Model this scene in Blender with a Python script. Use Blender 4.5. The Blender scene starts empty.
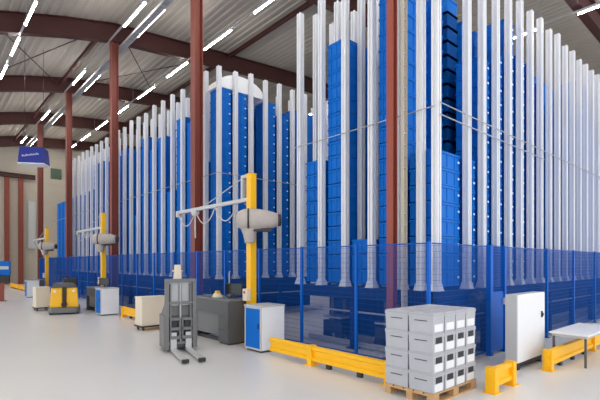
import bpy, math, random
random.seed(7)
S = bpy.context.scene
COL = S.collection
PI = math.pi
# X runs away to the right along the short rack face, Y runs down the hall, Z is up
# ------------------------------------------------------------------ materials
def lin(c):
    return tuple(((v/255)/12.92 if v/255 <= .04045 else ((v/255+.055)/1.055)**2.4) for v in c) + (1,)
def mat(name, rgb, rough=.5, metal=0, var=.06, scale=6, bump=0, emit=0):
    m = bpy.data.materials.new(name); m.use_nodes = True
    nt = m.node_tree; b = nt.nodes['Principled BSDF']
    b.inputs['Roughness'].default_value = rough; b.inputs['Metallic'].default_value = metal
    tc = nt.nodes.new('ShaderNodeTexCoord'); n = nt.nodes.new('ShaderNodeTexNoise')
    n.inputs['Scale'].default_value = scale; n.inputs['Detail'].default_value = 3
    nt.links.new(tc.outputs['Object'], n.inputs['Vector'])
    mx = nt.nodes.new('ShaderNodeMix'); mx.data_type = 'RGBA'
    c = lin(rgb)
    mx.inputs[6].default_value = tuple(v*(1-var) for v in c[:3])+(1,)
    mx.inputs[7].default_value = tuple(min(1, v*(1+var)) for v in c[:3])+(1,)
    nt.links.new(n.outputs['Fac'], mx.inputs[0]); nt.links.new(mx.outputs[2], b.inputs['Base Color'])
    if bump:
        bp = nt.nodes.new('ShaderNodeBump'); bp.inputs['Strength'].default_value = bump
        nt.links.new(n.outputs['Fac'], bp.inputs['Height']); nt.links.new(bp.outputs['Normal'], b.inputs['Normal'])
    if emit:
        b.inputs['Emission Color'].default_value = c; b.inputs['Emission Strength'].default_value = emit
    return m
M = dict(
    floor=mat('floor_coating', (216,214,212), .3, 0, .05, .55),
    ceiling=mat('roof_sheet', (172,163,153), .6, 0, .05, .4),
    wall=mat('wall_panel', (182,172,158), .7, 0, .05, .5),
    rust=mat('oxide_red_steel', (146,68,52), .5, 0, .08, 3),
    umber=mat('dull_red_steel', (126,58,46), .5, 0, .08, 3),
    rafter=mat('dark_oxide_steel', (66,27,24), .6, 0, .1, 2),
    alu=mat('silver_profile', (218,219,224), .42, .05, .01, 3),
    bin=mat('blue_bin_plastic', (0,104,196), .55, 0, .06, 2),
    bintag=mat('white_tag', (225,232,240), .5),
    mesh=mat('blue_wire', (0,82,170), .5, 0, .05, 3),
    post=mat('blue_post', (0,92,190), .4, 0, .05, 3),
    navy=mat('navy_steel', (14,44,96), .5, 0, .1, 3),
    dark=mat('dark_plastic', (38,38,42), .5, 0, .1, 5),
    grey=mat('grey_enamel', (112,112,112), .45, 0, .06, 4),
    dgrey=mat('dark_grey_enamel', (82,82,84), .45, 0, .06, 4),
    lgrey=mat('light_grey_enamel', (190,190,190), .45, 0, .05, 4),
    white=mat('white_enamel', (232,232,235), .4, 0, .03, 4),
    cream=mat('cream_enamel', (226,212,190), .5, 0, .04, 4),
    yellow=mat('yellow_enamel', (250,188,6), .42, 0, .05, 4),
    carton=mat('grey_box_plastic', (178,178,184), .5, 0, .05, 8),
    rim=mat('grey_box_rim', (160,160,167), .5, 0, .05, 8),
    hole=mat('grip_hole_dark', (46,46,52), .7),
    wood=mat('pallet_wood', (190,150,105), .7, 0, .18, 9, .2),
    jacket=mat('grey_cover', (178,168,162), .75, 0, .12, 7, .2),
    lamp=mat('lamp_diffuser', (255,252,245), .4, 0, 0, 1, 0, 38),
    sign=mat('sign_blue', (30,46,140), .4),
    steel=mat('galvanised_steel', (172,172,174), .4, .4, .06, 6),
    beige=mat('beige_steel', (176,166,150), .5, 0, .05, 5),
    glass=mat('screen_glass', (24,28,36), .15),
    green=mat('dark_green_panel', (70,92,74), .6),
    cover=mat('white_cover', (240,240,242), .6),
    redcap=mat('red_button', (190,30,24), .4),
)
for k in ('bin','mesh','post','navy'): M[k].node_tree.nodes['Principled BSDF'].inputs['Specular IOR Level'].default_value = .2
# ------------------------------------------------------------------ mesh building
class MB:
    def __init__(s): s.v = []; s.f = []
    def _add(s, vs, fs):
        o = len(s.v); s.v += vs; s.f += [tuple(i+o for i in f) for f in fs]; return s
    def box(s, x0, x1, y0, y1, z0, z1):
        return s._add([(x0,y0,z0),(x1,y0,z0),(x1,y1,z0),(x0,y1,z0),(x0,y0,z1),(x1,y0,z1),(x1,y1,z1),(x0,y1,z1)],
            [(0,3,2,1),(4,5,6,7),(0,1,5,4),(1,2,6,5),(2,3,7,6),(3,0,4,7)])
    def frustum(s, a, za, b, zb):      # a, b = (x0,x1,y0,y1) at za and zb
        return s._add([(a[0],a[2],za),(a[1],a[2],za),(a[1],a[3],za),(a[0],a[3],za),(b[0],b[2],zb),(b[1],b[2],zb),(b[1],b[3],zb),(b[0],b[3],zb)],
            [(0,3,2,1),(4,5,6,7),(0,1,5,4),(1,2,6,5),(2,3,7,6),(3,0,4,7)])
    def cyl(s, p, q, r, n=10, r2=None):
        r2 = r if r2 is None else r2
        d = [q[i]-p[i] for i in range(3)]; L = math.sqrt(sum(t*t for t in d)); d = [t/L for t in d]
        a = (0,0,1) if abs(d[2]) < .9 else (1,0,0)
        u = (d[1]*a[2]-d[2]*a[1], d[2]*a[0]-d[0]*a[2], d[0]*a[1]-d[1]*a[0])
        l = math.sqrt(sum(t*t for t in u)); u = [t/l for t in u]
        w = (d[1]*u[2]-d[2]*u[1], d[2]*u[0]-d[0]*u[2], d[0]*u[1]-d[1]*u[0])
        vs = []
        for (c, rr) in ((p, r), (q, r2)):
            for k in range(n):
                t = 2*PI*k/n
                vs.append(tuple(c[i]+rr*(math.cos(t)*u[i]+math.sin(t)*w[i]) for i in range(3)))
        fs = [(k, (k+1) % n, n+(k+1) % n, n+k) for k in range(n)] + [tuple(range(n-1,-1,-1)), tuple(range(n, 2*n))]
        return s._add(vs, fs)
    def tube(s, pts, r, n=8):
        for p, q in zip(pts, pts[1:]): s.cyl(p, q, r, n)
        return s
    def prism(s, poly, z0, z1):
        n = len(poly)
        return s._add([(x,y,z0) for x,y in poly]+[(x,y,z1) for x,y in poly],
            [(k,(k+1)%n,n+(k+1)%n,n+k) for k in range(n)]+[tuple(range(n-1,-1,-1)), tuple(range(n,2*n))])
    def extr(s, poly, axis, a, b):     # polygon in (u,v) pushed along 'x' or 'y'
        n = len(poly)
        P = (lambda u, v, w: (w, u, v)) if axis == 'x' else (lambda u, v, w: (u, w, v))
        return s._add([P(u,v,a) for u,v in poly]+[P(u,v,b) for u,v in poly],
            [(k,(k+1)%n,n+(k+1)%n,n+k) for k in range(n)]+[tuple(range(n-1,-1,-1)), tuple(range(n,2*n))])
    def lathe(s, prof, axis='z', c=(0,0,0), n=20, sq=1.0):   # prof: (radius, position); sq squashes one side
        vs = []
        for r, h in prof:
            for k in range(n):
                t = 2*PI*k/n; a, b = r*math.cos(t), r*math.sin(t)*sq
                p = (a, b, h) if axis == 'z' else ((a, h, b) if axis == 'y' else (h, a, b))
                vs.append(tuple(p[i]+c[i] for i in range(3)))
        m = len(prof)
        fs = [(j*n+k, j*n+(k+1)%n, (j+1)*n+(k+1)%n, (j+1)*n+k) for j in range(m-1) for k in range(n)]
        fs += [tuple(range(n-1,-1,-1)), tuple(range((m-1)*n, m*n))]
        return s._add(vs, fs)
    def mesh(s, name, m):
        d = bpy.data.meshes.new(name); d.from_pydata(s.v, [], s.f); d.materials.append(m)
        import bmesh
        b = bmesh.new(); b.from_mesh(d); bmesh.ops.recalc_face_normals(b, faces=b.faces); b.to_mesh(d); b.free()
        return d
def link(name, data, parent=None, loc=(0,0,0), rz=0):
    o = bpy.data.objects.new(name, data); COL.objects.link(o)
    o.location = loc; o.rotation_euler = (0,0,rz)
    if parent: o.parent = parent
    return o
def tag(o, label, cat, group=None, kind=None):
    o['label'] = label; o['category'] = cat
    if group: o['group'] = group
    if kind: o['kind'] = kind
    return o
def thing(name, label, cat, loc=(0,0,0), rz=0, group=None):
    return tag(link(name, None, None, loc, rz), label, cat, group)
def part(name, mb, m, parent, bevel=0, label=None, loc=(0,0,0), rz=0, smooth=False):
    o = link(name, mb.mesh(name, M[m]) if isinstance(mb, MB) else mb, parent, loc, rz)
    if bevel:
        b = o.modifiers.new('edge', 'BEVEL'); b.width = bevel; b.segments = 2; b.limit_method = 'ANGLE'
    if smooth:
        for p in o.data.polygons: p.use_smooth = True
    if label: o['label'] = label
    return o
def solo(name, mb, m, label, cat, loc=(0,0,0), rz=0, group=None, kind=None, bevel=0):
    return tag(part(name, mb, m, None, bevel, None, loc, rz), label, cat, group, kind)
def struct(name, mb, m, label=None):
    o = part(name, mb, m, None); o['kind'] = 'structure'; o['category'] = name.split('_')[0]
    if label: o['label'] = label
    return o
def copy_tree(src, loc, rz, label, group=None):
    r = src.copy(); COL.objects.link(r); r.location = loc; r.rotation_euler = (0,0,rz); r['label'] = label
    if group: r['group'] = group
    for ch in list(src.children):
        c = ch.copy(); COL.objects.link(c); c.parent = r
        for g in list(ch.children):
            d = g.copy(); COL.objects.link(d); d.parent = c
    return r
ORD = ['zeroth','first','second','third','fourth','fifth','sixth','seventh','eighth','ninth','tenth','eleventh','twelfth','thirteenth',
       'fourteenth','fifteenth','sixteenth','seventeenth','eighteenth','nineteenth','twentieth']
def nth(n):
    if n <= 20: return ORD[n]
    return 'twenty-'+ORD[n-20] if n < 30 else ('thirtieth' if n == 30 else 'thirty-'+ORD[n-30])

# ------------------------------------------------------------------ the hall
struct('floor', MB().box(-7, 44, -7, 47, -.2, 0), 'floor', 'pale grey polished concrete hall floor')
HB = [(-7,8.6),(2.55,11.16),(4.8,11.8),(7,12.3),(12.15,12.78),(18.5,13.3),(44,13.9)]
def hb(x):
    for (a,ha),(b,h2) in zip(HB, HB[1:]):
        if x <= b: return ha+(h2-ha)*(x-a)/(b-a)
    return HB[-1][1]
c = MB(); prof = []
x = -7.0
while x < 43.9:
    prof += [(x,.035),(x+.1,.035),(x+.16,0),(x+.3,0)]; x += .36
poly = [(px, hb(px)+.86+dz) for px,dz in prof]
top = [(px, hb(px)+1.0) for px,dz in reversed(prof)]
n = len(poly)
vs = []; fs = []
for (px,pz) in poly: vs += [(px,-7,pz),(px,47,pz)]
for k in range(n-1): fs.append((2*k,2*k+1,2*k+3,2*k+2))
o0 = len(vs)
for (px,pz) in reversed(top): vs += [(px,-7,pz+.06),(px,47,pz+.06)]
for k in range(n-1): fs.append((o0+2*k,o0+2*k+2,o0+2*k+3,o0+2*k+1))
c._add(vs, fs)
struct('ceiling', c, 'ceiling', 'grey trapezoidal steel sheet roof seen from below')
w = MB().box(-7,44,46.3,46.6,0,14.6)
for k in range(17): w.box(-7,44,46.27,46.3,.85*k+.03,.85*k+.8)
struct('wall_far', w, 'wall', 'beige panelled wall closing the far end of the hall')
struct('wall_right', MB().box(43.7,44,-7,46.3,0,14.6), 'wall', 'plain wall at the right end of the hall')

def i_column(name, label, x, y, h, b, d, m='rust', z=0, group=None):
    t = thing(name, label, 'column', (x,y,z), 0, group)
    s = MB().box(-b/2,-b/2+.025,-d/2,d/2,0,h).box(b/2-.025,b/2,-d/2,d/2,0,h).box(-b/2+.025,b/2-.025,-.012,.012,0,h)
    part('shaft', s, m, t)
    part('base_plate', MB().box(-b/2-.08,b/2+.08,-d/2-.08,d/2+.08,0,.03), m, t)
    return t
G = 'oxide red steel columns in line along the left side of the rack'
i_column('steel_column', 'slim brick-red steel column in front of the near rack, just left of the pallet', 7.0, 5.12, 12.3, .15, .15, group=G)
i_column('steel_column', 'wide brick-red steel column behind the pedestrian stacker', 7.0, 13.0, 12.3, .3, .3, 'umber', group=G)
i_column('steel_column', 'brick-red steel column just right of the middle yellow lifting post', 7.0, 21.0, 12.3, .3, .3, 'umber', group=G)
i_column('steel_column', 'brick-red steel column between the middle and farthest yellow lifting posts', 7.0, 29.0, 12.3, .3, .3, 'umber', group=G)
i_column('steel_column', 'distant brick-red steel column under the hanging blue sign', 7.0, 37.0, 12.3, .34, .34, 'umber', group=G)
for x, lb in ((6.1,'reddish column standing against the beige far wall, the leftmost one'), (7.15,'reddish column standing against the beige far wall, second from the left')):
    i_column('wall_column', lb, x, 46.0, 9.6, .36, .3, group='columns of the far wall')
solo('wall_beam', MB().box(-6.5,8.3,45.85,46.2,9.6,9.62).box(-6.5,8.3,45.85,46.2,9.95,9.97).box(-6.5,8.3,46.0,46.04,9.62,9.95), 'rafter', 'dark horizontal beam across the top of the far wall columns', 'beam')
# far wall details: pale panels and the dark green plate
solo('wall_panel', MB().box(7.75,8.35,46.1,46.27,3.2,7.6).box(7.8,8.3,46.07,46.1,3.25,5.2).box(7.8,8.3,46.07,46.1,5.3,7.55), 'lgrey', 'pale upright panel on the far wall right of its red columns', 'panel')
solo('notice_plate', MB().box(9.6,10.5,46.2,46.26,9.9,10.9).box(9.7,10.4,46.17,46.2,10.0,10.8), 'green', 'dark green plate high on the far wall beyond the rack', 'plate')

def rafter(y, label, x0=-7, x1=43.5):
    s = MB(); xs = [x0]+[p[0] for p in HB if x0 < p[0] < x1]+[x1]
    def run(dy, za, zb):
        vs=[]; fs=[]
        for x in xs: vs += [(x,y-dy,hb(x)+za),(x,y+dy,hb(x)+za),(x,y+dy,hb(x)+zb),(x,y-dy,hb(x)+zb)]
        for k in range(len(xs)-1):
            for j in range(4): fs.append((4*k+j,4*k+(j+1)%4,4*k+4+(j+1)%4,4*k+4+j))
        fs += [(3,2,1,0), tuple(4*(len(xs)-1)+j for j in range(4))]
        s._add(vs, fs)
    run(.16,0,.03); run(.16,.82,.85); run(.02,.03,.82)
    solo('roof_rafter', s, 'rafter', label, 'beam', group='dark brown roof rafters')
for y, lb in ((13,'dark brown roof rafter above the aisle between the two racks'),
              (21,'nearest full dark brown roof rafter crossing the upper left ceiling'),
              (29,'second dark brown roof rafter crossing the upper left ceiling'),
              (37,'third dark brown roof rafter crossing the ceiling toward the far wall'),
              (45,'farthest dark brown roof rafter just before the beige far wall')):
    rafter(y, lb)
g = MB().box(13,43.5,4.97,5.29,11.45,11.49).box(13,43.5,4.97,5.29,12.3,12.34).box(13,43.5,5.11,5.15,11.49,12.3)
for x in (13.4,22,31,40): g.box(x,x+.2,5.03,5.23,12.34,hb(x)+.84)
solo('roof_girder', g, 'rafter', 'dark brown girder across the upper right corner above the rack', 'beam')
# purlins along the hall
for x, z, lb in ((13.2,.58,'dark purlin along the ceiling above the rear rack'), (6.45,.30,'dark purlin along the ceiling beside the twin lighting rows')):
    for k,(a,b) in enumerate(((5.5,12.8),(13.2,20.8),(21.2,28.8),(29.2,36.8),(37.2,44.8))):
        if x < 7 and k < 2: continue
        bay = ['nearest the camera','in the second bay','in the third bay','in the fourth bay','in the farthest bay'][k]
        zz = hb(x)+z
        s = MB().box(x-.07,x+.07,a,b,zz,zz+.02).box(x-.07,x+.07,a,b,zz+.18,zz+.2).box(x-.012,x+.012,a,b,zz+.02,zz+.18)
        solo('purlin', s, 'rafter', lb+', piece '+bay, 'beam', group='dark ceiling purlins')
for (y0,y1,x0,x1,lb) in ((21.2,28.8,2.4,6.3,'pair of crossed thin rods under the ceiling between the first two left rafters'),
                         (21.2,28.8,7.5,12.4,'pair of crossed thin rods under the ceiling above the rear rack')):
    t = thing('roof_brace', lb, 'brace', (0,0,0))
    part('rod', MB().cyl((x0,y0,hb(x0)+.45),(x1,y1,hb(x1)+.45),.025,6), 'rafter', t)
    part('rod', MB().cyl((x1,y0,hb(x1)+.52),(x0,y1,hb(x0)+.52),.025,6), 'rafter', t)

# lighting rows: a trunk rail per row, each luminaire a thing
tray = MB().box(7.18,7.21,5.5,45,12.02,12.14).box(7.42,7.45,5.5,45,12.02,12.14)
y = 5.6
while y < 44.9: tray.box(7.21,7.42,y,y+.06,12.03,12.05); y += .3
tray.box(7.21,7.42,5.5,45,12.05,12.06)
solo('cable_tray', tray, 'steel', 'long pale grey cable tray under the roof beside the twin lighting rows', 'tray')
ROWS = [ # x, z, first start, pitch, length, count, phrase
    (3.23, 11.28, -5.3, 3.3, 2.0, 15, 'leftmost lighting row'),
    (6.76, 12.18, .5, 8.1, 2.3, 6, 'left rail of the twin lighting rows'),
    (7.52, 12.20, .35, 8.15, 2.9, 6, 'right rail of the twin lighting rows'),
    (10.75, 12.55, -4.5, 4.25, 2.45, 12, 'lighting row above the rear rack'),
    (18.5, 11.25, -2.1, 4.3, 2.9, 6, 'lighting row in the upper right corner'),
]
lampm = MB().box(-.032,.032,-.5,.5,-.055,-.02).mesh('diffuser', M['lamp'])
houm = MB().prism([(-.045,-.5),(.045,-.5),(.045,.5),(-.045,.5)], -.02, .05).mesh('housing', M['lgrey'])
for x,z,a,p,L,cnt,ph in ROWS:  # near ends lie out of view, their lamps added to brighten floor and ceiling
    end = a+p*(cnt-1)+L+.6
    rl = MB().box(x-.035,x+.035,a-.5,min(end,45.8),z+.051,z+.10)
    yy = a+.3
    while yy < min(end,45.8): rl.cyl((x,yy,z+.1),(x,yy,hb(x)+.88),.008,5); yy += 4.1
    solo('trunking_rail', rl, 'steel', 'thin grey trunking rail carrying the '+ph, 'rail', group='trunking rails of the lighting rows')
    for k in range(cnt):
        yc = a+p*k+L/2
        if yc+L/2 > 45.7: continue
        t = thing('linear_luminaire', 'strip luminaire, %s from the near end, %s' % (nth(k+1), ph), 'lamp', (x,yc,z), 0, 'strip lights of the '+ph)
        for nm, d in (('housing',houm),('diffuser',lampm)):
            o = link(nm, d, t); o.scale = (1,L,1)

# ------------------------------------------------------------------ racks
ZB, UP = 1.37, .066
AN = [4.33+.765*i for i in range(6)]                    # near rack, along Y
BN = [7.3, 8.48]+[9.15+.667*i for i in range(22)]      # near rack, along X
AF = [12.42+.86*i for i in range(27)]                  # rear rack, along Y
BF = [7.5+.64*i for i in range(9)]                     # rear rack, along X
w_, g_ = UP, .022
PROF = [(-w_,-w_),(-g_,-w_),(-g_,-w_+.022),(g_,-w_+.022),(g_,-w_),(w_,-w_),(w_,-g_),(w_-.022,-g_),(w_-.022,g_),(w_,g_),(w_,w_),(g_,w_),
        (g_,w_-.022),(-g_,w_-.022),(-g_,w_),(-w_,w_),(-w_,g_),(-w_+.022,g_),(-w_+.022,-g_),(-w_,-g_)]
prm = {}
def upr(x, y, h, label, group, foot=True):
    k = round(h,2)
    if k not in prm: prm[k] = MB().prism(PROF, 0.02, k).mesh('profile', M['alu'])
    t = thing('rack_upright', label, 'upright', (x,y,ZB), 0, group)
    link('profile', prm[k], t)
    link('foot_plate', footm, t)
    return t
footm = MB().box(-.11,.11,-.11,.11,0,.02).frustum((-.1,.1,-.1,.1),.02,(-.076,.076,-.076,.076),.14).mesh('foot_plate', M['alu'])
def hv(base): return base+random.choice((-.06,0,0,.05))-ZB
GN, GR, GFF, GFL = 'uprights of the near rack, left face', 'uprights of the near rack, right face', 'uprights of the rear rack on the aisle', 'uprights of the rear rack, long left face'
upr(BN[0], AN[0], 8.4-ZB, 'silver upright on the corner where both near rack faces meet', GN)
for i in range(1,6):
    upr(BN[0], AN[i], hv(8.28), 'silver upright, %s from the corner, near rack left face' % nth(i), GN)
    if i > 1: upr(BN[1], AN[i], hv(8.4), 'inner silver upright behind the %s from the corner, near rack left face' % nth(i), GN)
upr(BN[0], 4.66, 8.42-ZB, 'silver upright beside the corner upright, between the near rack corner and the slim column', GN)
for i in range(1,6):
    if i > 1: upr(7.86, AN[i], hv(8.35), 'middle-row silver upright behind the %s from the corner, near rack left face' % nth(i), GN)
for j in range(1,24):
    upr(BN[j], AN[0], hv(8.44), 'silver upright, %s from the corner, near rack right face' % nth(j), GR)
for j in range(9):
    upr(BF[j], AF[0], hv(8.47), 'silver upright, %s from the left, rear rack aisle side' % nth(j+1), GFF)
    if j: upr(BF[j], AF[1], hv(8.47), 'inner silver upright behind the %s from the left, rear rack aisle side' % nth(j+1), GFF)
for i in range(1,27):
    if i < 22: upr(BF[0], AF[i], hv(8.47), 'silver upright, %s from the aisle, rear rack left face' % nth(i), GFL)
    if 1 < i < 22: upr(BF[1], AF[i], hv(8.5), 'inner silver upright behind the %s from the aisle, rear rack left face' % nth(i), GFL)

# bins
PZ, BH = .335, .325
def bin_geo(mb, a, b, ox=0, oy=0, oz=0, simple=False):
    if simple:
        mb.frustum((ox-a/2+.02,ox+a/2-.02,oy-b/2+.02,oy+b/2-.02),oz,(ox-a/2+.012,ox+a/2-.012,oy-b/2+.012,oy+b/2-.012),oz+BH-.05)
        mb.box(ox-a/2,ox+a/2,oy-b/2,oy+b/2,oz+BH-.05,oz+BH); return
    t = .014
    for (x0,x1,y0,y1) in ((-a/2,a/2,-b/2,-b/2+t),(-a/2,a/2,b/2-t,b/2),(-a/2,-a/2+t,-b/2+t,b/2-t),(a/2-t,a/2,-b/2+t,b/2-t)):
        cx0 = x0+(.016 if x0 == -a/2 else 0); cx1 = x1-(.016 if x1 == a/2 else 0)
        cy0 = y0+(.016 if y0 == -b/2 else 0); cy1 = y1-(.016 if y1 == b/2 else 0)
        mb.frustum((ox+cx0,ox+max(cx1,cx0+.006),oy+cy0,oy+max(cy1,cy0+.006)),oz,(ox+cx0,ox+max(cx1,cx0+.006),oy+cy0,oy+max(cy1,cy0+.006)),oz+BH-.045)
        mb.box(ox+x0,ox+x1,oy+y0,oy+y1,oz+BH-.045,oz+BH)
    mb.box(ox-a/2+.016,ox+a/2-.016,oy-b/2+.016,oy+b/2-.016,oz,oz+.012)
    mb.box(ox-a/2+.006,ox+a/2-.006,oy-b/2+.006,oy-b/2+.02,oz+.0,oz+.03)
    for k in (-.3,.0,.3):
        mb.box(ox+k*a-.012,ox+k*a+.012,oy-b/2+.004,oy-b/2+.018,oz+.03,oz+BH-.045)
        mb.box(ox-a/2+.004,ox-a/2+.018,oy+k*b-.012,oy+k*b+.012,oz+.03,oz+BH-.045)
bm = {}
def bin_mesh(a, b):
    k = (round(a,3), round(b,3))
    if k not in bm:
        q = MB(); bin_geo(q, a, b)
        tg = MB().box(a/2-.09,a/2-.03,-b/2-.003,-b/2+.004,.16,.2)
        tl = MB().box(-a/2-.003,-a/2+.004,-b/2+.03,-b/2+.09,.16,.2)
        bm[k] = (q.mesh('bin_shell', M['bin']), tg.mesh('tag', M['bintag']), tl.mesh('tag', M['bintag']))
    return bm[k]
rest = MB()
nind = [0]
def cell(xs, ys, i, j, top, where=None, z0=ZB+.06):
    """stack of bins in the cell between uprights; where = wording for individually built stacks"""
    x0,x1,y0,y1 = xs[j]+.1, xs[j+1]-.1, ys[i]+.1, ys[i+1]-.1
    a, b = x1-x0+.0, y1-y0
    n = max(0, int((top-z0)/PZ))
    for k in range(n):
        cx, cy, cz = (x0+x1)/2, (y0+y1)/2, z0+k*PZ
        if where:
            sh, tg, tl = bin_mesh(a, b)
            t = thing('storage_bin', 'blue bin, %s up, stack %s' % (nth(k+1), where), 'bin', (cx,cy,cz), 0, 'bins in the stack '+where)
            link('bin_shell', sh, t); link('tag', tl if ys is AN and 0 < i else tg, t)
            nind[0] += 1
        else: bin_geo(rest, a, b, cx, cy, cz, True)
# near rack, left face (from the corner away)
nl = [(0,0,None),(1,7.9,'right behind the slim red column'),(2,2.45,'left of the slim red column'),(3,7.35,'second bay left of the slim red column'),(4,4.6,'at the left end of the near rack')]
for i, h, wh in nl:
    if i == 0: continue
    cell(BN, AN, i, 0, h, wh)
cell(BN, AN, 0, 0, 4.15, 'on the near rack corner')
right = [(1,4.25,'in near rack right face, second bay from the corner'),(2,6.6,'in near rack right face, third bay from the corner'),(3,6.9,'in near rack right face, fourth bay from the corner'),
         (4,7.9,'in near rack right face, fifth bay from the corner'),(5,7.2,'in near rack right face, sixth bay from the corner'),(6,7.4,'in near rack right face, seventh bay from the corner')]
for j, h, wh in right: cell(BN, AN, 0, j, h, wh)
for j in range(7,22): cell(BN, AN, 0, j, random.choice((6.2,7,7.9)))
ff = [(0,7.9,'in the first aisle bay of the rear rack'),(1,7.9,'in the second aisle bay of the rear rack'),(2,2.0,None),(3,7.85,'in the fourth aisle bay of the rear rack'),(4,7.75,'in the fifth aisle bay of the rear rack'),(5,7.8,'in the sixth aisle bay of the rear rack'),(6,7.8,None),(7,7.8,None)]
AF0 = [AF[0],AF[1]]
for j, h, wh in ff:
    if j == 0: continue
    cell(BF, AF, 0, j, h, wh)
cell(BF, AF, 0, 0, 7.9, 'in the first aisle bay of the rear rack')
fl = [0,5.6,7.4,7.6,5.0,7.2,6.9,7.6,4.2,7.4,7.7,6.6,7.6,5.5,7.5]
for i in range(1,26): cell(BF, AF, i, 0, fl[i] if i < len(fl) else (random.choice((5,6.3,7.3,7.7)) if i < 21 else 6.3), None)
# inner rows
for i in range(2,5): cell(BN, AN, i, 1, [0,8.3,5.9,4.4,6.9][i])
for i in range(1,5): cell(BN, AN, i, 2, 8.3 if i == 1 else 6.6)
for j in range(1,22):
    cell(BN, AN, 1, j, 8.1)
    cell(BN, AN, 2, j, 8.2) if j > 2 else None
for i in range(1,22): cell(BF, AF, i, 1, 7.7 if i not in (1,8) else 5.2); cell(BF, AF, i, 2, 8.0 if i != 1 else 6.2)
for j in range(2,8): cell(BF, AF, 1, j, 8.0)
solo('storage_bin', rest, 'bin', 'remaining blue storage bins stacked deep inside both racks', 'bin', kind='stuff')

# horizontal tie bars
def tie(p, q, lb): solo('tie_bar', MB().cyl(p, q, .011, 6), 'steel', lb, 'bar', group='thin horizontal tie bars')
tie((7.19,4.3,4.82),(7.19,8.25,4.82),'thin pale tie bar across the left face of the near rack')
tie((7.25,4.225,4.88),(24,4.225,4.88),'thin pale tie bar across the right face of the near rack, upper of two')
tie((7.25,4.225,4.66),(12.5,4.225,4.66),'thin pale tie bar across the right face of the near rack, lower of two')
tie((7.35,12.315,4.87),(12.8,12.315,4.87),'thin pale tie bar across the aisle side of the rear rack')
tie((7.395,12.4,4.87),(7.395,34.9,4.87),'thin pale tie bar down the long left face of the rear rack')
# base frames: a platform of navy beams on legs
def base(name, label, x0, x1, y0, y1, step):
    t = thing(name, label, 'frame', (0,0,0))
    def ib(mb, a, b):
        if a[0] == b[0]: mb.box(a[0]-.09,a[0]+.09,a[1],b[1],1.34,1.37).box(a[0]-.09,a[0]+.09,a[1],b[1],1.11,1.14).box(a[0]-.012,a[0]+.012,a[1],b[1],1.14,1.34)
        else: mb.box(a[0],b[0],a[1]-.09,a[1]+.09,1.34,1.37).box(a[0],b[0],a[1]-.09,a[1]+.09,1.11,1.14).box(a[0],b[0],a[1]-.012,a[1]+.012,1.14,1.34)
        return mb
    part('edge_beam', ib(MB(), (x0,y0),(x0,y1)), 'navy', t); part('edge_beam', ib(MB(), (x0,y0),(x1,y0)), 'navy', t)
    part('edge_beam', ib(MB(), (x1,y0),(x1,y1)), 'navy', t); part('edge_beam', ib(MB(), (x0,y1),(x1,y1)), 'navy', t)
    part('shade_deck', MB().box(x0+.1,x1-.1,y0+.1,y1-.1,1.30,1.365), 'navy', t)  # solid sheet added to block light from above and keep the underside dark
    y = y0+.1
    while y < y1:
        part('leg', MB().box(x0-.06,x0+.06,y-.06,y+.06,.02,1.11).box(x0-.12,x0+.12,y-.12,y+.12,0,.02), 'navy', t); y += step
    x = x0+step
    while x < x1:
        part('leg', MB().box(x-.06,x+.06,y0-.06,y0+.06,.02,1.11).box(x-.12,x+.12,y0-.12,y0+.12,0,.02), 'navy', t); x += step
    sk = MB()
    xi, yi = x0+.95, y0+.95
    sk.box(xi,xi+.04,yi if y1-y0 > 6 else y0+.95,y1-.1,0,1.3).box(xi+.04,x1-.1,yi,yi+.04,0,1.3)
    part('shade_panel', sk, 'navy', t)  # navy sheets added behind the legs to darken the space under the platform
    rails = MB()
    for dx in (.1,.84): rails.box(x0+dx,x0+dx+.06,y0+.2,y1-.2,.02,.14)
    for dy in (.08,.86): rails.box(x0+1.3,x1-.2,y0+dy,y0+dy+.06,.02,.14)
    part('floor_rail', rails, 'steel', t)
    tube = MB().cyl((x0-.02,y0+.1,.82),(x0-.02,y1-.1,.82),.02,6).cyl((x0+.1,y0-.02,.82),(x1-.1,y0-.02,.82),.02,6)
    part('handrail', tube, 'steel', t)
    return t
base('base_frame', 'navy steel platform on legs carrying the near rack uprights', BN[0], BN[-1], AN[0], AN[-1], 1.95)
base('base_frame', 'navy steel platform on legs carrying the rear rack uprights', BF[0], BF[-1], AF[0], AF[-1], 2.58)
# shuttles and drives under the platforms
def shuttle(x, y, lb, rz=0):
    t = thing('shuttle_carrier', lb, 'carrier', (x,y,.0), rz, 'dark carriers under the racks')
    part('chassis', MB().box(-.26,.26,-.3,.3,.2,.5), 'dark', t, .02)
    part('mast', MB().box(-.24,-.18,-.05,.05,.5,1.0).box(.18,.24,-.05,.05,.5,1.0).box(-.24,.24,-.05,.05,1.0,1.06), 'dgrey', t)
    part('tray', MB().box(-.26,.26,-.3,.3,.56,.6), 'steel', t)
    for sx in (-.2,.2):
        for sy in (-.2,.2): part('wheel', MB().cyl((sx-.025,sy,.14),(sx+.025,sy,.14),.14,14), 'dark', t)
for x,y,lb in ((7.82,5.7,'dark carrier on the floor rails behind the slim red column'),(7.82,7.3,'dark carrier on the floor rails at the left end of the near rack'),
               (8.75,4.83,'dark carrier on the floor rails behind the grey box pallet'),(12.15,4.83,'dark carrier on the floor rails right of the white control cabinet'),
               (8.02,14.2,'dark carrier under the rear rack behind the pedestrian stacker'),(8.02,18.4,'dark carrier under the rear rack near the middle lifting post')):
    shuttle(x, y, lb)
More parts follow.
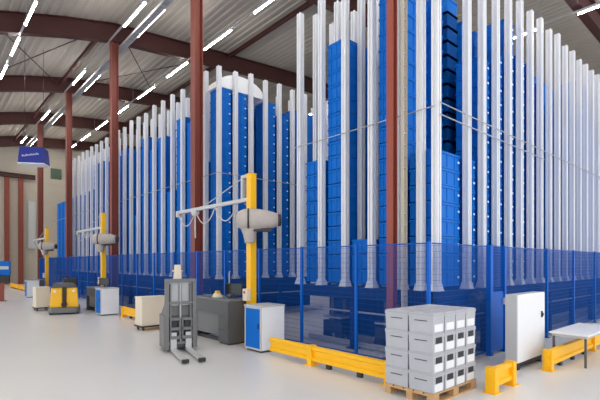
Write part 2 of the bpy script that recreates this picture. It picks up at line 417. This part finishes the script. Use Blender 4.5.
for x,y,z,lb in ((11.95,4.17,1.13,'dark motor block under the right face, right of the white cabinet'),(8.5,4.17,1.13,'dark motor block under the near rack corner')):
    t = thing('drive_motor', lb, 'motor', (x,y,z), 0, 'dark drive motors')
    part('motor_body', MB().lathe([(.06,-.18),(.1,-.17),(.1,.1),(.07,.16)], 'x', (0,-.04,.06), 14), 'dark', t, smooth=False)
    part('gearbox', MB().box(-.08,.08,-.12,.06,-.02,.2), 'dark', t, .015)
# white rounded cover on top of the rear rack
cv = MB(); pts = [( .85*math.cos(t)*1.15, .55*math.sin(t)) for t in [PI*k/14 for k in range(15)]]
ring = pts
vs = []; 
for yy in (0,.62):
    vs += [(u,yy,v) for u,v in ring]
m_ = len(ring)
cv._add(vs, [(k,(k+1)%m_,m_+(k+1)%m_,m_+k) for k in range(m_)]+[tuple(range(m_)),tuple(range(m_,2*m_))])
cv.box(-1.0,-.92,0,.62,-.03,0).box(.92,1.0,0,.62,-.03,0)
solo('arched_cover', cv, 'cover', 'white arched cover resting on top of the rear rack bins', 'cover', (8.5,12.54,ZB+.06+19*PZ+.025))
# cable ladder beside the slim column
t = thing('cable_ladder', 'tall narrow beige cable ladder just right of the slim red column', 'ladder', (7.02,4.85,0))
s = MB(); z = .2
while z < 9: s.box(-.05,.05,-.01,.01,z,z+.03); z += .22
part('rung', s, 'beige', t)
part('rail', MB().box(-.065,-.045,-.03,.03,0,9.2), 'beige', t); part('rail', MB().box(.045,.065,-.03,.03,0,9.2), 'beige', t)

# ------------------------------------------------------------------ blue mesh fence
FH = 2.27
def wires(L):
    s = MB(); r = .0022; x = .02
    while x < L-.01: s.box(x-r,x+r,-r,r,.1,FH-.03); x += .028
    z = .1
    while z < FH: s.box(0,L,-.009,-.003,z-r,z+r); z += .1
    s.box(0,L,-.012,.012,FH-.04,FH-.02).box(0,L,-.015,.015,.08,.11)
    return s
wm = {}
def fence(name, label, p0, spans, axis, ends=(1,1)):
    t = thing(name, label, 'fence', (p0[0],p0[1],0), 0 if axis == 'x' else PI/2)
    x = 0
    pm = MB().box(-.027,.027,-.027,.027,.012,FH).box(-.07,.07,-.07,.07,0,.012).mesh('post', M['post'])
    for k, L in enumerate(spans):
        if k or ends[0]: link('post', pm, t, (x,0,0))
        key = round(L,3)
        if key not in wm: wm[key] = wires(L-.08).mesh('mesh_panel', M['mesh'])
        link('mesh_panel', wm[key], t, (x+.04,0,0))
        x += L
    if ends[1]: link('post', pm, t, (x,0,0))
    return t
fence('mesh_fence', 'blue wire mesh fence along the long left side of both racks', (6.55,4.03), [1.62]*19, 'y')
fence('mesh_fence', 'short blue wire mesh fence behind the pallet of grey boxes', (6.58,4.0), [2.1], 'x', (0,0))
fence('mesh_fence', 'blue wire mesh fence along the right face of the near rack', (9.5,4.0), [2.5]+[2.1]*6, 'x', (0,1))
# gate between the two right fences, solid lower half
t = thing('access_gate', 'blue access gate with solid lower panel left of the white control cabinet', 'gate', (8.74,4.0,0))
part('post', MB().box(-.01,.1,-.05,.05,0,FH), 'post', t); part('post', MB().box(.66,.74,-.05,.05,0,FH), 'post', t)
part('lower_panel', MB().box(.1,.66,-.02,.02,.06,1.3).box(.14,.62,-.03,-.02,.12,.66).box(.14,.62,-.03,-.02,.72,1.24), 'post', t)
s = MB(); x = .12
while x < .66: s.box(x-.0028,x+.0028,-.003,.003,1.3,FH-.02); x += .021
z = 1.36
while z < FH: s.box(.1,.66,-.009,-.003,z-.003,z+.003); z += .06
part('mesh_panel', s, 'mesh', t); part('handle', MB().box(.6,.63,-.07,-.03,1.02,1.16), 'lgrey', t)

# ------------------------------------------------------------------ yellow impact barriers
def barrier(label, p, L, axis, posts, group):
    t = thing('impact_barrier', label, 'barrier', (p[0],p[1],0), 0 if axis == 'x' else PI/2, group)
    s = 1 if axis == 'x' else -1     # front of the rail faces the aisle
    f = -1 if axis == 'x' else 1
    pr = [(0,.08),(.05*f,.09),(.05*f,.15),(.015*f,.17),(.015*f,.27),(.05*f,.29),(.05*f,.35),(0,.36),(-.03*f,.36),(-.03*f,.08)]
    part('rail', MB().extr(pr, 'x', 0, L), 'yellow', t)
    for x in posts:
        part('post', MB().box(x-.055,x+.055,-.075,.075,.012,.37).box(x-.1,x+.1,-.1,.1,0,.012), 'yellow', t)
    x = .7
    while x < L-.3:
        if all(abs(x-q) > .35 for q in posts): part('bracket', MB().box(x-.05,x+.05,-.03,.03,0,.08), 'dark', t)
        x += .72
    return t
GB = 'yellow impact barriers'
barrier('yellow impact barrier between the blue-doored cabinet and the pallet of grey boxes', (5.52,3.98), 3.1, 'y', (.1,1.87), GB)
barrier('yellow impact barrier behind the cream cart, left of the stacker', (5.52,12.75), 2.9, 'y', (.1,2.8), GB)
barrier('distant yellow impact barrier near the left edge of the hall', (5.52,32.6), 7.0, 'y', (.1,3.5,6.9), GB)
barrier('short yellow barrier stub just right of the pallet of grey boxes', (6.24,2.84), .78, 'x', (.07,.71), GB)
barrier('yellow impact barrier right of the white control cabinet', (8.25,2.76), 8.6, 'x', (.1,2.7,5.4,8.4), GB)

# ------------------------------------------------------------------ pallet with grey boxes
PX, PY = 5.155, 3.10
t = thing('euro_pallet', 'wooden pallet under the stack of grey boxes, front right', 'pallet', (PX,PY,0))
for k in range(5): part('deck_board', MB().box(0,1.2,k*.164,k*.164+.14,.122,.144), 'wood', t)
for x in (0,.527,1.055): part('stringer_board', MB().box(x,x+.145,0,.8,.1,.122), 'wood', t)
for x in (0,.527,1.055):
    for y in (0,.33,.7): part('block', MB().box(x,x+.145,y,y+.1,.022,.1), 'wood', t)
for y in (0,.33,.7): part('bottom_board', MB().box(0,1.2,y,y+.1,0,.022), 'wood', t)
a, b, h = .294, .394, .268
sh = MB()
sh.frustum((.012,a-.012,.012,b-.012),0,(.006,a-.006,.006,b-.006),.215).box(0,a,0,b,.215,h-.012).box(.012,a-.012,.012,b-.012,h-.012,h)
shm = sh.mesh('box_shell', M['carton'])
lidm = MB().box(-.001,a+.001,-.001,b+.001,h-.03,h-.022).mesh('rim_seam', M['rim'])
holem = MB().box(.07,a-.07,.001,.02,.125,.205).mesh('grip_hole', M['hole'])
labm = MB().box(.045,a-.045,.004,.012,.012,.115).mesh('label_card', M['white'])
slotm = MB().box(.0035,.012,.1,b-.1,.155,.166).mesh('side_slot', M['hole'])
rows = ['bottom layer','second layer','third layer','top layer']
cols = ['nearest front corner','second column from the front corner','third column from the front corner','rightmost column']
for k in range(4):
    for j in range(4):
        for i in range(2):
            wh = ('camera-side row, ' if i == 0 else 'back row, ')+cols[j]
            o = thing('storage_crate', 'grey plastic box on the pallet, %s, %s' % (rows[k], wh), 'box', (PX+j*.3+.003,PY+i*.4+.003,.145+k*.2695), 0, 'grey boxes stacked on the pallet')
            link('box_shell', shm, o); link('rim_seam', lidm, o)
            if i == 0:
                if k < 3: link('grip_hole', holem, o)['label'] = 'dark grip hole'
                link('label_card', labm, o)['label'] = 'white label card'
            if j == 0: link('side_slot', slotm, o)

# ------------------------------------------------------------------ white control cabinet and gate side
t = thing('control_cabinet', 'white control cabinet standing in front of the blue fence, right of the pallet', 'cabinet', (7.86,3.08,0))
part('body', MB().box(0,1.27,.02,.22,.14,1.34), 'lgrey', t, .006)
part('door', MB().box(.0,1.27,0,.02,.14,1.34), 'white', t, .004)
hd = part('lock_handle', MB().box(1.08,1.12,-.02,0,.86,.98).cyl((1.1,-.02,.92),(1.1,-.035,.92),.03,12), 'dark', t)
part('plinth', MB().box(.05,1.22,.04,.2,.05,.14), 'dark', t)
for x in (.1,1.12): part('foot', MB().box(x,x+.08,.04,.2,0,.05), 'dark', t)

# packing table at the right edge
t = thing('work_table', 'low pale grey table with dark legs over the yellow barrier, right edge', 'table', (8.95,2.3,0))
part('tabletop', MB().box(0,1.8,0,.65,.575,.605), 'white', t, .005)
part('apron', MB().box(.05,1.75,.04,.61,.53,.575), 'lgrey', t)
for x in (.06,1.69):
    for y in (.05,.57): part('leg', MB().box(x,x+.04,y,y+.035,0,.53), 'dgrey', t)

# ------------------------------------------------------------------ picking stations
def cabinet(label, x, y, h=.99, w=.64, d=.6, group='blue and white cabinets at the lifting stations'):
    t = thing('tool_cabinet', label, 'cabinet', (x,y,0), 0, group)
    part('body', MB().box(.02,w,0,d,.04,h-.03), 'white', t, .005)
    part('top', MB().box(-.01,w+.01,-.01,d+.01,h-.03,h), 'lgrey', t)
    dr = part('door', MB().box(0,.02,.04,d-.04,.08,h-.07), 'bin', t, label='blue front of the cabinet')
    part('frame', MB().box(0,.02,0,.04,.04,h-.03).box(0,.02,d-.04,d,.04,h-.03).box(0,.02,.04,d-.04,.04,.08).box(0,.02,.04,d-.04,h-.07,h-.03), 'lgrey', t)
    part('handle', MB().box(-.02,0,.08,.1,.5,.62), 'dark', dr)
    part('plinth', MB().box(.04,w-.03,.03,d-.03,0,.04), 'dark', t)
    return t
def desk(label, x, y, L, h=1.05, d=.6, m='dgrey'):
    t = thing('work_desk', label, 'desk', (x,y,0), 0, 'dark grey desks at the lifting stations')
    part('desktop', MB().box(0,d,0,L,h-.04,h), 'grey', t, .004)
    part('pedestal', MB().box(.01,d-.02,.02,.48,.04,h-.04).box(.0,.01,.04,.46,.08,.34).box(.0,.01,.04,.46,.36,.62).box(.0,.01,.04,.46,.64,h-.07), m, t)
    part('plinth', MB().box(.04,d-.05,.04,.46,0,.04), 'dark', t)
    part('upper_panel', MB().box(.03,.06,.48,L-.04,h-.36,h-.04), m, t)
    part('lower_panel', MB().box(.1,.13,.48,L-.04,.16,h-.36), 'grey', t)
    part('end_panel', MB().box(.02,d-.02,L-.04,L-.0,0,h-.04), m, t)
    part('foot_rail', MB().box(.16,.22,.48,L-.04,0,.08), 'dark', t)
    return t
def lift(label, x, y, first=None):
    if first: return copy_tree(first, (x,y,0), 0, label)
    t = thing('lifting_post', label, 'lifting post', (x,y,0), 0, 'yellow lifting posts with jib arms')
    part('post', MB().box(-.085,.085,-.085,.085,.02,3.98).box(-.095,.095,-.095,.095,3.98,4.0), 'yellow', t, .006)
    part('base_plate', MB().box(-.125,.125,-.125,.125,0,.02), 'yellow', t)
    bx = part('control_box', MB().box(-.2,-.09,-.1,.08,1.02,1.3), 'cream', t, .01)
    part('button', MB().cyl((-.2,-.01,1.22),(-.22,-.01,1.22),.03,10), 'redcap', bx)
    arm = part('jib_arm', MB().box(-.05,.05,.1,3.75,3.36,3.45).box(-.07,.07,3.66,3.8,3.27,3.45), 'lgrey', t, .006)
    part('bracket', MB().box(-.045,.045,.30,.38,3.45,4.0).box(-.045,.045,.08,.38,3.93,4.0).box(-.045,.045,.08,.3,3.38,3.44), 'lgrey', t)
    part('arm_rod', MB().cyl((0,.34,3.95),(0,2.2,3.46),.012,6), 'lgrey', arm)
    part('trolley', MB().box(-.06,.06,2.6,2.85,3.28,3.36).cyl((-.05,2.66,3.27),(.05,2.66,3.27),.035,10).cyl((-.05,2.78,3.27),(.05,2.78,3.27),.035,10), 'lgrey', arm)
    hs = MB()
    for k in range(3):
        y0, y1 = .5+k*1.05, .5+(k+1)*1.05
        hs.tube([(-.06, y0+(y1-y0)*u/8, 3.36-.4*4*(u/8)*(1-u/8)) for u in range(9)], .016, 6)
    hs.tube([(-.06,2.6,3.36),(-.06,2.62,3.0),(-.06,2.6,2.6)], .02, 6)
    part('hose', hs, 'lgrey', arm)
    L0, L1 = -.66, .3
    prof = [(.08,L0-.01),(.14,L0),(.18,L0+.1),(.225,L0+.28),(.255,-.15),(.255,.02),(.235,.15),(.18,L1-.05),(.1,L1)]
    hx = part('drive_housing', MB().lathe(prof, 'y', (0,0,0), 24), 'jacket', t, loc=(-.2,-.2,2.89), rz=math.radians(54), smooth=True)
    part('strap', MB().lathe([(.25,-.02),(.265,-.02),(.265,.02),(.25,.02)], 'y', (0,.02,0), 24), 'dark', hx)
    part('end_cap', MB().lathe([(.12,L0-.07),(.14,L0-.06),(.145,L0+.03),(.1,L0+.04)], 'y', (0,0,0), 18), 'dark', hx)
    part('dark_underside', MB().box(-.12,.12,-.5,.05,-.27,-.2), 'dark', hx)  # dark block along the bottom of the housing
    part('funnel', MB().lathe([(.1,2.36),(.11,2.38),(.15,2.55),(.2,2.68)], 'z', (-.17,-.17,0), 18), 'jacket', t, smooth=True)
    return t
p1 = lift('nearest yellow lifting post, behind the blue-doored cabinet, with grey drum and jib arm', 5.9, 8.32)
lift('middle yellow lifting post, behind the cabinet right of the yellow tow truck', 5.9, 19.0, p1)
lift('farthest yellow lifting post at the far left, before the last columns', 5.9, 29.4, p1)
cabinet('white cabinet with blue side door, right of the long dark grey desk', 5.42, 7.3)
cabinet('white cabinet with blue side, below the middle lifting post', 4.97, 16.3)
cabinet('small white cabinet at the far left, before the farthest lifting post', 4.55, 27.5, .95, .6, .55)
desk('long dark grey desk between the stacker and the blue-doored cabinet', 5.37, 8.44+.02, 1.75+.05)
desk('dark grey desk behind the cabinet at the middle lifting post', 5.15, 17.15, 1.6, .95)
desk('distant dark grey desk at the farthest lifting post', 4.95, 28.2, 1.6, .95)
def monitor(label, x, y, z, rz):
    t = thing('monitor', label, 'monitor', (x,y,z), rz, 'monitors on the station desks')
    part('screen', MB().box(-.22,.22,-.02,.02,.09,.36), 'dark', t, .006); part('display', MB().box(-.2,.2,-.024,-.02,.11,.34), 'glass', t)
    part('stand', MB().box(-.03,.03,-.0,.04,.012,.12).box(-.11,.11,-.08,.1,0,.012), 'dark', t)
monitor('dark monitor on the right end of the long grey desk', 5.75, 8.85, 1.05, -.9)
monitor('dark monitor on the desk at the middle lifting post', 5.5, 17.6, .95, -.9)
t = thing('desk_scanner', 'small pale scanner unit lying on the long grey desk', 'scanner', (5.6,9.35,1.05))
part('body', MB().frustum((-.09,.09,-.12,.12),0,(-.06,.06,-.08,.08),.1), 'cream', t, .01); part('head', MB().box(-.05,.05,-.06,.04,.1,.16), 'yellow', t, .01)
t = thing('rod_stand', 'thin upright rod on the long grey desk beside the yellow post', 'rod', (5.85,9.2,1.05))
part('rod', MB().cyl((0,0,.015),(0,0,.62),.015,8), 'lgrey', t); part('foot', MB().cyl((0,0,0),(0,0,.015),.08,14), 'dark', t)

def cart(label, x, y, w, d, h, rz=0):
    t = thing('tool_cart', label, 'cart', (x,y,0), rz, 'cream carts')
    part('body', MB().box(0,w,0,d,.13,h), 'cream', t, .015)
    part('top_rim', MB().box(-.012,w+.012,-.012,d+.012,h-.03,h+.01), 'cream', t, .006)
    part('bumper', MB().box(-.02,w+.02,-.02,d+.02,.09,.13), 'dark', t)
    for sx in (.06,w-.06):
        for sy in (.06,d-.06): part('caster', MB().cyl((sx-.02,sy,.05),(sx+.02,sy,.05),.05,12).box(sx-.03,sx+.03,sy-.02,sy+.02,.05,.09), 'dark', t)
cart('cream cart directly left of and behind the pedestrian stacker', 4.72, 11.9, .85, .5, .93)
cart('cream cart directly left of the yellow tow truck', 3.55, 19.6, .5, .6, .93)

# ------------------------------------------------------------------ pedestrian stacker
t = thing('pedestrian_stacker', 'grey pedestrian stacker with forks down, left of the long grey desk', 'stacker', (4.26,8.62,0), math.radians(-15)); t.scale = (.87,1,1)
m = MB()
for sx in (-1,1):
    m.box(sx*.33-.045,sx*.33+.045,-.04,.06,.06,1.55).box(sx*.245-.02,sx*.245+.02,-.02,.04,.1,1.45)
m.box(-.375,.375,-.05,.07,1.49,1.56).box(-.33,.33,-.03,.04,1.02,1.07).box(-.33,.33,-.03,.04,.16,.22)
part('mast', m, 'grey', t, .005)
part('lift_cylinder', MB().cyl((0,.02,.2),(0,.02,1.45),.03,12), 'steel', t)
fr = MB()
for x0 in (-.265,.02): fr.box(x0,x0+.245,-.075,-.05,.28,.35).box(x0,x0+.245,-.075,-.05,.47,.53).box(x0,x0+.245,-.075,-.05,.68,.73).box(x0,x0+.03,-.075,-.05,.35,.68).box(x0+.215,x0+.245,-.075,-.05,.35,.68)
part('fork_carriage', fr, 'grey', t)
for x0 in (-.27,.09):
    fk = MB().extr([(-.07,.09),(-.07,.42),(-.045,.42),(-.02,.09),(-.02,.04),(-1.1,.05),(-1.2,.065),(-1.2,.08)], 'x', x0+.02, x0+.16)
    f_ = part('fork', fk, 'lgrey', t)
    part('fork_tip', MB().box(x0+.015,x0+.165,-1.26,-1.19,.02,.085), 'dark', f_)
    part('load_wheel', MB().cyl((x0+.04,-1.12,.04),(x0+.14,-1.12,.04),.04,12), 'dark', f_)
bd = MB().box(-.37,.37,.09,.62,.06,.74)
bd.frustum((-.37,.37,.09,.62),.74,(-.3,.3,.12,.5),.98)
part('chassis', bd, 'grey', t, .02)
part('guard_screen', MB().box(-.33,.33,.072,.08,.98,1.5), 'steel', t)
part('side_cover', MB().box(-.41,-.36,-.02,.55,.06,.78), 'grey', t, .01); part('side_cover', MB().box(.36,.41,-.02,.55,.06,.78), 'grey', t, .01)
for q in (-.2,.2): part('window', MB().box(q-.11,q+.11,-.03,.088,.3,.7), 'dark', t)
ti = part('tiller', MB().cyl((.06,.5,.9),(.06,.62,1.68),.035,10), 'dgrey', t)
part('tiller_head', MB().frustum((-.03,.15,.53,.71),1.5,(-.01,.13,.56,.68),1.86).cyl((-.08,.62,1.72),(.2,.62,1.72),.02,8), 'cream', ti, .015)
part('drive_wheel', MB().cyl((-.05,.4,.11),(.05,.4,.11),.11,18), 'dark', t)
for sx in (-.3,.3): part('castor', MB().cyl((sx-.03,.5,.06),(sx+.03,.5,.06),.06,14), 'dark', t)

# ------------------------------------------------------------------ yellow tow truck
t = thing('tow_truck', 'yellow electric tow truck parked in the aisle, left of the middle station', 'truck', (4.12,17.7,0), math.radians(-14))
part('skirt', MB().prism([(-.52,0),(-.4,-.12),(.4,-.12),(.52,0),(.52,1.5),(-.52,1.5)], .06, .26), 'grey', t, .02)
part('body_panel', MB().frustum((-.47,-.06,-.02,.5),.26,(-.43,-.06,.02,.5),.98), 'yellow', t, .03)
part('body_panel', MB().frustum((.06,.47,-.02,.5),.26,(.06,.43,.02,.5),.98), 'yellow', t, .03)
part('centre_column', MB().box(-.06,.06,-.04,.5,.26,1.02), 'dark', t, .01)
part('cowl', MB().frustum((-.44,.44,.0,.5),.98,(-.3,.3,.1,.46),1.16), 'dgrey', t, .03)
part('tow_hook', MB().box(-.1,.1,-.1,-.02,.34,.42).cyl((0,-.07,.3),(0,-.07,.5),.02,8), 'rafter', t)
part('platform', MB().box(-.48,.48,.5,1.5,.26,.3), 'dark', t)
st = part('steering_column', MB().cyl((0,.4,1.1),(0,.55,1.25),.04,10), 'dark', t)
part('steering_wheel', MB().tube([(.17*math.cos(u*PI/8),.55+.1*math.sin(u*PI/8),1.26+.13*math.sin(u*PI/8)) for u in range(17)], .018, 6), 'dark', st)
part('backrest', MB().frustum((-.05,.47,1.2,1.42),.3,(.0,.45,1.24,1.42),1.3), 'dark', t, .05)
for sx in (-.44,.44):
    for sy in (.12,1.3): part('wheel', MB().cyl((sx-.05,sy,.1),(sx+.05,sy,.1),.1,16), 'dark', t)
part('headlamp', MB().cyl((-.3,-.025,.86),(-.3,.0,.86),.05,12), 'white', t); part('headlamp', MB().cyl((.3,-.025,.86),(.3,.0,.86),.05,12), 'white', t)

# blue terminal at the left edge
t = thing('terminal_stand', 'blue terminal box on a brown stand at the far left edge', 'terminal', (3.2,25.9,0), math.radians(-12))
part('stand', MB().box(-.12,.12,-.1,.1,.02,.92).box(-.22,.22,-.2,.2,0,.02), 'rust', t)
part('lower_case', MB().box(-.34,.36,-.2,.2,.92,1.3), 'dark', t, .02)
part('upper_case', MB().box(-.36,.38,-.22,.2,1.3,2.0), 'bin', t, .03)
part('pale_band', MB().box(-.3,.32,-.23,-.22,1.58,1.74), 'lgrey', t)

# hanging sign
t = thing('hanging_sign', 'blue box sign with white underside hanging over the aisle at upper left', 'sign', (4.35,24.4,6.68), math.radians(-30)); t.scale = (.82,.82,.95)
part('sign_box', MB().frustum((-.7,.7,-.5,.5),.04,(-.62,.62,-.44,.44),.85), 'sign', t)
part('underside', MB().box(-.72,.72,-.52,.52,0,.04), 'white', t)
s = MB(); x = -.46
for k,hh in enumerate((.1,.06,.07,.1,.06,.06,.1,.06,.07,.06,.1,.06)):
    zz = .34+.012*k
    s.box(x,x+.022,-.515,-.46,zz,zz+hh); s.box(x,x+.055,-.515,-.46,zz,zz+.02) if k%2 else s.box(x,x+.05,-.515,-.46,zz+.04,zz+.06); x += .075
part('lettering', s, 'white', t, label='faint white lettering')
for sx in (-.5,.5): part('hanger', MB().cyl((sx,0,.85),(sx,0,6.0),.012,6), 'dark', t)

# ------------------------------------------------------------------ light and camera
W = bpy.data.worlds.new('World'); S.world = W; W.use_nodes = True
W.node_tree.nodes['Background'].inputs[0].default_value = (.92,.96,1,1)
W.node_tree.nodes['Background'].inputs[1].default_value = .95
cam = bpy.data.cameras.new('Camera'); co = bpy.data.objects.new('Camera', cam); COL.objects.link(co)
co.location = (0,0,1.9); co.rotation_euler = (PI/2,0,-math.atan(385/431))
cam.lens = 36*431/600; cam.sensor_width = 36; cam.shift_y = 63/600; cam.clip_end = 300
S.camera = co
vs_ = S.view_settings; vs_.view_transform = 'Standard'; vs_.look = 'None'; vs_.gamma = 1; vs_.use_curve_mapping = False; vs_.exposure = 1.02
S.cycles.max_bounces = 8; S.cycles.diffuse_bounces = 5
S.cycles.use_denoising = True
print('individual bins', nind[0])
